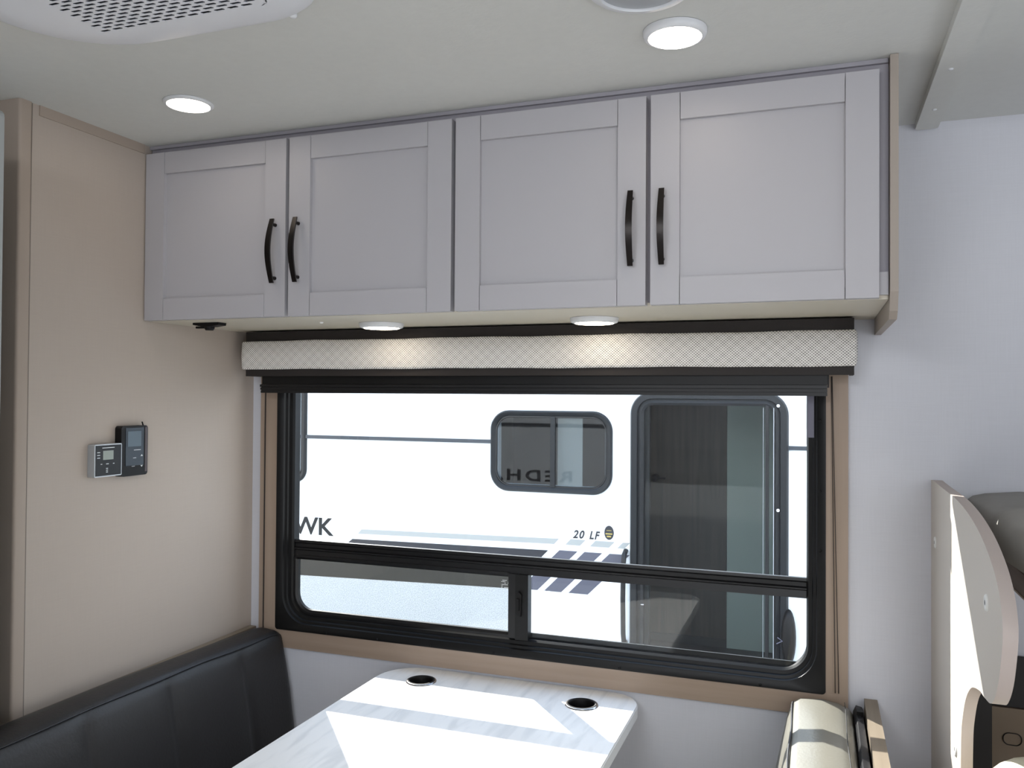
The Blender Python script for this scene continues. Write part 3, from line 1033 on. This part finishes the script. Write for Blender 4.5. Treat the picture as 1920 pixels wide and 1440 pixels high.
# ------------------------------------------------------------------ benches
def bench(name, label, sgn, x_top_front, x_top_back, y0, y1, ztop, seams, leather, lean=0.14, rise=0.0):
    """back cushion: profile in XZ, swept along Y with rounded ends. sgn +1 faces +x, -1 faces -x"""
    t = thing(name, label, 'bench', ((x_top_front + x_top_back) / 2, (y0 + y1) / 2, 0.0))
    xf, xb = x_top_front, x_top_back

    def prof(s):          # s shrinks the profile towards the ends
        p = []
        H = 0.36
        thick = abs(xf - xb)
        # from back bottom up over the top to the front bottom
        p.append((xb, ztop - H))
        p.append((xb, ztop - 0.03))
        p.append((xb + sgn * 0.008, ztop - 0.012 - s))
        p.append((xb + sgn * 0.03, ztop - 0.003 - s))
        p.append((xb + sgn * thick * 0.5, ztop + 0.002 - s))
        p.append((xf - sgn * 0.018, ztop - 0.002 - s))
        p.append((xf - sgn * 0.004, ztop - 0.010 - s))      # piping line
        fx = xf + sgn * 0.0
        for k, zz in enumerate((0.035, 0.09, 0.16, 0.24, 0.31)):
            bul = 0.012 * math.sin(min(1, zz / 0.25) * PI * 0.6)
            p.append((fx + sgn * (zz * lean + bul - s * 0.9), ztop - zz))
        p.append((fx + sgn * (H * lean), ztop - H))
        return p
    bm = bmesh.new()
    n = 90
    rows = []
    for i in range(n + 1):
        u = i / n
        y = y1 + (y0 - y1) * u
        de = min(y1 - y, y - y0)
        s = 0.0
        if de < 0.03:
            s = 0.028 * (1 - math.sqrt(max(0, 1 - (1 - de / 0.03) ** 2)))
        dip = 0.0
        for sy_ in seams:
            dip += 0.006 * math.exp(-((y - sy_) / 0.006) ** 2) + 0.003 * math.exp(-((y - sy_) / 0.03) ** 2)
        pr = prof(s)
        row = []
        for k, (x, z) in enumerate(pr):
            if k >= 7:
                x -= sgn * dip
            row.append(bm.verts.new((x, y, z + rise * min(1, (y1 - y) / 0.5))))
        rows.append(row)
    for A, B in zip(rows, rows[1:]):
        for k in range(len(A) - 1):
            bm.faces.new((A[k], A[k + 1], B[k + 1], B[k]))
    bm.faces.new(rows[0])
    bm.faces.new(rows[-1])
    o = obj('back_cushion', bm, leather, t)
    smooth_by_angle(o, 0.9)
    # piping following top front edge and down the ends
    pts = []
    for zz in (0.34, 0.25, 0.16, 0.09, 0.05):
        pts.append((xf + sgn * (zz * lean - 0.012), y1 - 0.004, ztop - zz))
    pts.append((xf - sgn * 0.003, y1 - 0.010, ztop - 0.030))
    pts.append((xf - sgn * 0.002, y1 - 0.030, ztop - 0.010))
    m_ = 40
    for i in range(1, m_):
        y = y1 - 0.03 + (y0 - y1 + 0.06) * i / m_
        pts.append((xf - sgn * 0.002 + 0.0012 * math.sin(y * 23), y, ztop - 0.0085 + 0.0012 * math.sin(y * 17 + 1) + rise * min(1, (y1 - y) / 0.5)))
    pts.append((xf - sgn * 0.002, y0 + 0.030, ztop - 0.010))
    pts.append((xf, y0 + 0.006, ztop - 0.035))
    pts.append((xf + sgn * 0.34 * lean, y0 + 0.003, ztop - 0.34))
    obj('piping', tube(pts, 0.0022, 8), 'piping', t, smooth=True)
    for sy_ in seams:
        pts = [(xf + sgn * (zz * lean + 0.012 * math.sin(min(1, zz / 0.25) * PI * 0.6) - 0.0078), sy_ + 0.001 * math.sin(zz * 40), ztop - zz)
               for zz in (0.018, 0.035, 0.06, 0.09, 0.12, 0.16, 0.20, 0.24, 0.28, 0.31)]
        obj('seam', tube(pts, 0.0008, 5), 'piping', t, smooth=True)
    # seat cushion and base
    sx0, sx1 = (xb, xb + sgn * 0.52)
    a, b = min(sx0, sx1), max(sx0, sx1)
    if sgn > 0:
        b = 0.46
    else:
        a = 1.135
    obj('seat_cushion', box(a, b, y0, y1, 0.36, 0.455), leather, t, bevel=0.012)
    obj('base', box(a, b - 0.0 if sgn < 0 else b - 0.01, y0, y1, 0.001, 0.36), 'ledge', t)
    return t


lb = bench('bench_seat', 'charcoal leatherette dinette bench along the left beige wall', 1, 0.118, 0.007, -0.93, -0.010, 0.806,
           [-0.19, -0.445, -0.68], 'leather', rise=0.012)
obj('cap_rail', box(0.001, 0.020, -0.93, -0.004, 0.780, 0.8005), 'ledge', lb, bevel=0.001)
rb = bench('bench_seat', 'olive-grey leatherette dinette bench in the sun at lower right', -1, 1.448, 1.572, -1.02, -0.02, 0.800,
           [-0.24, -0.50, -0.76], 'leather2')
# second piping line along the top's rear edge and black cushion back, wood cap
pts = [(1.5545 + 0.001 * math.sin(i * 1.3), -0.045 - i * 0.055, 0.8005) for i in range(18)]
obj('piping', tube(pts, 0.0009, 6), 'piping', rb, smooth=True)
obj('cushion_back', prism([(1.5725, 0.44), (1.5725, 0.775), (1.578, 0.788), (1.590, 0.785), (1.5935, 0.77), (1.5935, 0.44)], 'y', -1.02, -0.015), 'darkback', rb)
obj('clip', box(1.5775, 1.590, -0.075, -0.055, 0.785, 0.795), 'blackplastic', rb, bevel=0.001)
obj('cap_rail', box(1.595, 1.6215, -1.03, -0.0015, 0.772, 0.800), 'ledge', rb, bevel=0.0012)
obj('rear_panel', box(1.598, 1.618, -1.03, -0.0015, 0.0, 0.772), 'ledge', rb)

# ------------------------------------------------------------------ curved partition board at right
XB = 1.726
def ray_to_x(px, py, X):
    d = R_ * ((px - 960) / 1570.1) + U_ * ((720 - py) / 1570.1) + F_
    t_ = (X - CAM.x) / d.x
    p = CAM + d * t_
    return (p.y, p.z)
outl = [(-0.001, 1.277), (-0.03, 1.280)]
outl += [(-0.10, 1.2785), (-0.20, 1.2775), (-0.309, 1.2765), (-0.385, 1.2735), (-0.47, 1.266), (-0.545, 1.2545), (-0.605, 1.2405), (-0.66, 1.221), (-0.695, 1.202),
         (-0.717, 1.181), (-0.728, 1.158), (-0.7285, 1.136), (-0.720, 1.110), (-0.705, 1.078), (-0.685, 1.052), (-0.660, 1.032),
         (-0.638, 1.024), (-0.615, 1.021), (-0.592, 1.0185), (-0.572, 1.018), (-0.552, 1.0145), (-0.525, 1.0085), (-0.49, 0.997), (-0.455, 0.976),
         (-0.430, 0.953), (-0.410, 0.925), (-0.397, 0.90), (-0.392, 0.87), (-0.388, 0.82), (-0.385, 0.70), (-0.385, 0.002), (-0.001, 0.002)]
# densify with Catmull-Rom for smooth curves
def catmull(P_, closed=False, n=4, keep_last=2):
    out = []
    for i in range(len(P_) - 1):
        p0 = P_[max(i - 1, 0)]
        p1 = P_[i]
        p2 = P_[i + 1]
        p3 = P_[min(i + 2, len(P_) - 1)]
        for k in range(n):
            t_ = k / n
            out.append(tuple(0.5 * ((2 * p1[j]) + (-p0[j] + p2[j]) * t_ + (2 * p0[j] - 5 * p1[j] + 4 * p2[j] - p3[j]) * t_ ** 2 + (-p0[j] + 3 * p1[j] - 3 * p2[j] + p3[j]) * t_ ** 3) for j in (0, 1)))
    out.append(P_[-1])
    return out
curve = catmull(outl[1:-2], n=3)
poly = [outl[0]] + curve + [outl[-2], outl[-1]]
bd = thing('partition_board', 'tall taupe board with curved outer edge, standing against wall at right', 'partition', (XB, -0.3, 0.0))
bm = prism(poly, 'x', XB, XB + 0.018)
bm.faces.ensure_lookup_table()
for f in bm.faces:
    if len(f.verts) == 4:
        f.material_index = 1
    if len(f.verts) > 4:
        f.material_index = 0
bmo = obj('panel', bm, ['board', 'boardedge'], bd)
smooth_by_angle(bmo, 0.6)
for (py_, pz_) in ((-0.0709, 1.1567), (-0.6195, 1.1597), (-0.3368, 0.8411)):
    s = obj('screw_cap', lathe((XB, py_, pz_), [(0.0125, 0.0), (0.011, -0.0022), (0.004, -0.0026), (0.0035, -0.0012), (0.0, -0.0012)], axis='x', n=24), 'screwcap', bd, smooth=True)
    obj('socket', lathe((XB - 0.0024, py_, pz_), [(0.0042, 0.0), (0.0, -0.0004)], axis='x', n=12), 'cabcloth', s)

# ------------------------------------------------------------------ cab side: bunk, mattress, seat
bk = thing('bunk_platform', 'brown bunk platform behind curved board at right edge', 'bunk', (2.2, -0.6, 1.14))
obj('deck', box(1.800, 2.6, -1.25, -0.002, 1.140, 1.178), 'bunk', bk, bevel=0.002)
obj('edge_strip', box(1.7985, 1.800, -1.25, -0.002, 1.140, 1.143), 'beige_trim', bk)
ms = bmesh.new()
rows = []
for i in range(61):
    y = -0.012 - 1.22 * i / 60
    e_ = min(1, min(-0.012 - y, y + 1.232) / 0.03)
    s_ = 0.025 * (1 - math.sqrt(1 - (1 - e_) ** 2))
    wz = 0.004 * math.sin(y * 15 + 1) + 0.003 * math.sin(y * 31)
    wx = 0.004 * math.sin(y * 19)
    zt_ = 1.258 + wz
    pr = [(1.800, 1.180), (1.790 + wx, 1.188), (1.786 + wx, 1.205), (1.785 + wx, 1.225), (1.790 + wx, 1.243), (1.800 + wx, zt_ - 0.006), (1.820, zt_),
          (1.88, zt_ + 0.004 - 0.003 * math.sin(y * 23)), (2.1, zt_ + 0.006), (2.5, zt_ + 0.003), (2.575, zt_ - 0.01), (2.585, 1.22), (2.575, 1.180)]
    cz_ = 1.215
    rows.append([ms.verts.new((px + (s_ if px < 2 else -s_), y, cz_ + (pz - cz_) * (1 - s_ * 8) if pz > cz_ else pz)) for px, pz in pr])
for A, B in zip(rows, rows[1:]):
    for k in range(len(A)):
        k2 = (k + 1) % len(A)
        ms.faces.new((A[k], A[k2], B[k2], B[k]))
ms.faces.new(rows[0])
ms.faces.new(rows[-1])
ob = obj('mattress', ms, 'mattress', None, smooth=True, loc=(2.2, -0.6, 1.18))
tagp(ob, 'soft grey mattress lying on the bunk platform at right edge', 'mattress')
pn = thing('cab_side_trim', 'dark and tan cab side trim below the bunk at lower right', 'panel', (2.0, 0.0, 0.4))
obj('dark_panel', box(1.800, 2.7, -0.012, -0.002, 0.822, 0.924), 'cabcloth', pn, bevel=0.001)
obj('pillar', box(1.748, 1.822, -0.10, -0.0125, 0.05, 1.02), 'cabcloth', pn, bevel=0.004)
obj('tan_panel', box(1.822, 2.7, -0.018, -0.002, 0.05, 0.821), 'tan', pn, bevel=0.002)
o = obj('oval_recess', ring_profile(1.857, 1.888, 0.748, 0.770, 0.010, [(0, -0.019), (0.001, -0.0205), (0.002, -0.019)]), 'cabcloth', pn)

st = thing('cab_seat', 'cream vinyl cab seat with rounded headrest at lower right corner', 'seat', (1.95, -0.50, 0.0))
hb = bmesh.new()
bmesh.ops.create_cube(hb, size=1.0)
bmesh.ops.subdivide_edges(hb, edges=hb.edges, cuts=7, use_grid_fill=True)
for v in hb.verts:
    c = v.co
    n_ = (abs(2 * c.x) ** 3.2 + abs(2 * c.y) ** 3.2 + abs(2 * c.z) ** 3.2) ** (1 / 3.2)
    m_ = max(abs(2 * c.x), abs(2 * c.y), abs(2 * c.z))
    v.co = c * (m_ / n_ if n_ else 1)
    v.co = Vector((v.co.x * 0.30 + 1.888, v.co.y * 0.15 - 0.50, v.co.z * 0.22 + 0.792))
obj('headrest', hb, 'cream', st, smooth=True)
pts = []
for i in range(33):
    a = -PI * 0.1 + i / 32 * PI * 1.2
    pts.append((1.888 + 0.128 * math.copysign(abs(math.cos(a)) ** 0.62, math.cos(a)), -0.535, 0.792 + 0.0955 * math.copysign(abs(math.sin(a)) ** 0.62, math.sin(a))))
obj('seam', tube(pts, 0.0007, 5), 'tan', st, smooth=True)
bk_ = box(1.76, 2.05, -0.57, -0.40, 0.12, 0.69)
obj('seat_back', bk_, 'cream', st, bevel=0.03, smooth=True)
obj('seat_base', box(1.78, 2.05, -0.95, -0.40, 0.0, 0.12), 'cabcloth', st, bevel=0.01)

# ================================================================== OUTSIDE
YF = 2.30
obj('ground', box(-14, 14, -8, 16, -0.88, -0.85), 'asphalt', kind='structure')
rv = thing('motorhome', 'white motorhome parked alongside, seen through the window', 'motorhome', (0.0, YF, -0.85))
# body with a real doorway cut in it (hole) and a window hole
def multi_hole_wall(xs, zs, holes, y0, y1):
    bm = bmesh.new()
    V = {}
    def v(i, j, y):
        k = (i, j, y)
        if k not in V:
            V[k] = bm.verts.new((xs[i], y, zs[j]))
        return V[k]
    cells = {(i, j) for i in range(len(xs) - 1) for j in range(len(zs) - 1) if (i, j) not in holes}
    for (i, j) in cells:
        for y in (y0, y1):
            bm.faces.new((v(i, j, y), v(i + 1, j, y), v(i + 1, j + 1, y), v(i, j + 1, y)))
        for (di, dj, a, b) in ((-1, 0, (i, j), (i, j + 1)), (1, 0, (i + 1, j), (i + 1, j + 1)), (0, -1, (i, j), (i + 1, j)), (0, 1, (i, j + 1), (i + 1, j + 1))):
            if (i + di, j + dj) not in cells:
                bm.faces.new((v(*a, y0), v(*b, y0), v(*b, y1), v(*a, y1)))
    return bm
xs = [-4.0, -0.138, 0.460, 0.64, 1.325, 3.2]
zs = [-0.45, -0.15, 0.972, 1.335, 1.43, 2.35]
holes = {(1, 2), (3, 1), (3, 2), (3, 3)}
side = obj('side_wall', multi_hole_wall(xs, zs, holes, YF, YF + 0.05), 'rvwhite', rv)
obj('roof', box(-4.0, 3.2, YF + 0.05, YF + 2.3, 2.30, 2.35), 'rvwhite', rv)
obj('far_wall', box(-4.0, 3.2, YF + 2.25, YF + 2.3, -0.45, 2.30), 'rvinner', rv)
obj('end_wall', box(-4.0, -3.95, YF + 0.05, YF + 2.25, -0.45, 2.30), 'rvwhite', rv)
obj('end_wall', box(3.15, 3.2, YF + 0.05, YF + 2.25, -0.45, 2.30), 'rvwhite', rv)
obj('floor_panel', box(-3.95, 3.15, YF + 0.05, YF + 2.25, -0.10, -0.02), 'rvfloor', rv)
obj('rail', box(-4.0, -0.176, YF - 0.014, YF, 1.190, 1.210), 'rvrail', rv, bevel=0.002)
obj('rail', box(1.368, 3.2, YF - 0.014, YF, 1.197, 1.216), 'rvrail', rv, bevel=0.002)
obj('side_panel', prism(rrect(-0.79, -0.415, 1.232, 2.0, 0.01, 4), 'y', YF - 0.02, YF), 'rvwhite', rv, bevel=0.004)
obj('grey_band', box(-0.415, -0.176, YF - 0.003, YF, 1.245, 1.312), mat('very_pale_band', (214, 222, 226), 0.4), rv)
obj('grey_band', box(1.40, 3.1, YF - 0.003, YF, 1.30, 1.42), mat('very_pale_band_right', (206, 214, 218), 0.4), rv)
obj('skirt', box(-4.0, 3.2, YF + 0.02, YF + 0.07, -0.62, -0.45), 'rvframe', rv)
obj('lower_rail', box(-4.0, 0.55, YF - 0.012, YF, 0.150, 0.176), 'rvgrey', rv)

# centre window
def rvwindow(x0, x1, z0, z1, r, split, blind):
    f = obj('window', ring_profile(x0 + 0.03, x1 - 0.03, z0 + 0.03, z1 - 0.03, r, [(0.0, YF + 0.02), (0.0, YF - 0.010), (0.008, YF - 0.018), (0.022, YF - 0.022), (0.030, YF - 0.012), (0.030, YF)],
                                   radii=(r, r, r, r), closed=False), 'rvframe', rv)
    smooth_by_angle(f, 0.7)
    bm = bmesh.new()
    bm.faces.new([bm.verts.new((p[0], YF - 0.004, p[1])) for p in rrect(x0 + 0.029, x1 - 0.029, z0 + 0.029, z1 - 0.029, r, 8)])
    obj('pane', bm, 'rvpaneglass', f)
    obj('inner_bead', ring_profile(x0 + 0.038, x1 - 0.038, z0 + 0.038, z1 - 0.038, r, [(0.0, YF - 0.004), (0.002, YF - 0.010), (0.008, YF - 0.010), (0.009, YF - 0.004)]), 'blackmetal2', f)
    if split:
        obj('mullion', box(split - 0.014, split + 0.012, YF - 0.014, YF - 0.002, z0 + 0.03, z1 - 0.03), 'rvframe', f, bevel=0.002)
    if blind:
        obj('blind', box(blind[0], blind[1], YF + 0.030, YF + 0.034, z0 + 0.03, z1 - 0.03), 'rvshade', f)
    return f
M_['rvpaneglass'] = glass('smoked_rv_glass', (0.42, 0.45, 0.47), 0.04, boost=0.75)
w1 = rvwindow(-0.178, 0.500, 0.935, 1.372, 0.075, 0.178, (0.192, 0.330))
w2 = rvwindow(-2.10, -1.357, 0.925, 1.56, 0.05, None, None)
# dark backing added behind window, standing in for the shaded interior
obj('dark_backing', box(-0.25, 0.53, YF + 0.55, YF + 0.6, 0.3, 2.2), 'cabcloth', rv)

# stripes: slanted decals (flat print on the body)
def decal(name, pts, m):
    obj(name, prism(pts, 'y', YF - 0.0012, YF), m, rv)
zt0, zb0 = 0.631, 0.411
sl_ = (0.3143 - 0.0849) / (0.6329 - 0.4089)       # dx per dz of the slant
def slant(xtop_l, xtop_r, zt_, zb_, name, m, sl=0.95):
    d_ = (zt_ - zb_) * sl
    decal(name, [(xtop_l, zt_), (xtop_r, zt_), (xtop_r - d_, zb_), (xtop_l - d_, zb_)], m)
decal('stripe', [(-1.042, 0.612), (0.152, 0.628), (-0.06, 0.408), (-1.42, 0.3736), (-2.6, 0.345), (-2.6, 0.50), (-1.18, 0.50)], 'rvblack')
decal('stripe', [(-0.982, 0.6715), (0.2114, 0.6935), (0.1849, 0.6635), (-1.0064, 0.6442)], 'rvgrey')
for (a, b) in ((0.2147, 0.3143), (0.352, 0.4467), (0.4864, 0.592)):
    slant(a, b, 0.633, 0.4115, 'stripe', 'rvdark', 1.0)
for (a, b) in ((0.2761, 0.3574), (0.4107, 0.5129), (0.5565, 0.594)):
    slant(a, b, 0.6955, 0.664, 'stripe', 'rvgrey', 0.95)
# lettering
bm = text_bm('REDHAWK', 0.142, (-1.995, YF - 0.0008, 0.623), sx=1.10, spacing=1.0, bold=0.003)
# fit the right end of the K to the place seen in the photograph
mxx = max(v.co.x for v in bm.verts)
bmesh.ops.translate(bm, verts=bm.verts, vec=(-1.168 - mxx, 0, 0))
obj('lettering', bm, 'rvframe', rv)
for word, xa, xb in (('20', 0.288, 0.352), ('LF', 0.378, 0.436)):
    bm = text_bm(word, 0.058, (0.290, YF - 0.0008, 0.7035), sx=0.72, shear=0.28, spacing=1.2, bold=0.0018)
    mxx = max(v.co.x for v in bm.verts)
    mnn = min(v.co.x for v in bm.verts)
    for v in bm.verts:
        v.co.x = xa + (v.co.x - mnn) * ((xb - xa) / (mxx - mnn))
    obj('lettering', bm, 'rvblack', rv)
em = obj('emblem', lathe((0, 0, 0), [(0.0, -0.003), (0.9, -0.003), (1.0, 0.0)], axis='y', n=32), 'rvblack')
for v in em.data.vertices:
    v.co = Vector((0.483 + v.co.x * 0.0255, YF + v.co.y * 0.8, 0.7415 + v.co.z * 0.037) ) - Vector(rv.location)
em.parent = rv
bm = bmesh.new()
box(0.465, 0.501, YF - 0.0035, YF - 0.0024, 0.733, 0.739, bm)
box(0.472, 0.494, YF - 0.0035, YF - 0.0024, 0.719, 0.726, bm)
box(0.470, 0.496, YF - 0.0035, YF - 0.0024, 0.752, 0.7545, bm)
obj('emblem_print', bm, 'gold', em)

# entry door unit
fd = obj('entry_door_frame', ring_profile(0.665, 1.300, -0.10, 1.408, 0.06, [(0.0, YF + 0.05), (0.0, YF - 0.012), (0.012, YF - 0.022), (0.030, YF - 0.014), (0.034, YF - 0.026), (0.062, YF - 0.026), (0.070, YF - 0.008), (0.070, YF)],
                                    radii=(0.002, 0.002, 0.045, 0.045), closed=False), 'rvframe', rv)
smooth_by_angle(fd, 0.6)
bm = bmesh.new()
box(1.262, 1.278, YF - 0.016, YF + 0.02, -0.10, 1.42, bm)
obj('hinge_post', bm, 'blackmetal2', fd, bevel=0.002)
obj('edge_strip', box(1.2505, 1.2525, YF - 0.002, YF + 0.015, -0.10, 1.40), 'silver', fd)
obj('edge_strip', box(1.300, 1.303, YF - 0.0265, YF - 0.022, -0.10, 1.40), 'silver', fd)
for z in (1.41, 0.905):
    obj('rivet', lathe((1.322, YF - 0.027, z), [(0.008, 0.0), (0.006, -0.002), (0.0, -0.003)], axis='y', n=14), 'white', fd, smooth=True)
bm = bmesh.new()
bm.faces.new([bm.verts.new(p) for p in ((0.664, YF + 0.012, -0.1), (1.301, YF + 0.012, -0.1), (1.301, YF + 0.012, 1.41), (0.664, YF + 0.012, 1.41))])
obj('storm_pane', bm, 'doorglass', fd)
obj('inner_jamb', box(0.662, 0.690, YF + 0.015, YF + 0.05, -0.1, 1.41), 'blackmetal2', fd)
# catch on the jamb
obj('strike_pin', tube([(0.655, YF - 0.028, 0.392), (0.672, YF - 0.028, 0.392)], 0.0045, 8), 'chrome', fd, smooth=True)
lk = bmesh.new()
lathe((1.372, YF - 0.03, 0.30), [(0.0, -0.03), (0.026, -0.025), (0.034, 0.0), (0.026, 0.025), (0, 0.028)], axis='y', n=24, bm=lk)
for v in lk.verts:
    v.co.z = 0.30 + (v.co.z - 0.30) * 4.0
obj('lock_cover', lk, 'blackplastic', fd, smooth=True)
obj('stay_bracket', tube([(1.322, YF - 0.07, 0.305), (1.345, YF - 0.07, 0.29), (1.318, YF - 0.07, 0.275)], 0.0025, 6), 'bracket', fd)
# grab handle left of the door
pts = [(0.572, YF, 0.655), (0.572, YF - 0.04, 0.640), (0.570, YF - 0.048, 0.60), (0.568, YF - 0.05, 0.42), (0.570, YF - 0.048, 0.24), (0.572, YF - 0.04, 0.20), (0.572, YF, 0.185)]
obj('grab_handle', tube(pts, 0.013, 10), 'blackmetal2', rv, smooth=True)
# what stands inside the doorway
YI = 3.10
wp = obj('wood_wall', box(0.15, 0.999, YI, YI + 0.03, 0.01, 2.25), 'rvwood', rv)
for x in (0.62, 0.80):
    obj('panel_joint', box(x, x + 0.003, YI - 0.001, YI, 0.01, 2.25), 'cabcloth', wp)
kn = obj('door_knob', lathe((0.582, YI, 0.962), [(0.022, 0.0), (0.022, -0.006), (0.012, -0.010), (0.012, -0.03), (0.024, -0.036), (0.022, -0.052), (0.0, -0.056)], axis='y', n=24), 'blackplastic', wp, smooth=True)
obj('lever', box(0.595, 0.645, YI - 0.045, YI - 0.034, 0.956, 0.968), 'blackplastic', kn, bevel=0.002)
obj('pale_wall', box(1.002, 1.9, YI - 0.01, YI + 0.03, -0.02, 2.25), 'rvinner', rv)
obj('wood_plinth', box(0.15, 1.0, YI - 0.015, YI, -0.02, 0.03), 'cabcloth', rv)
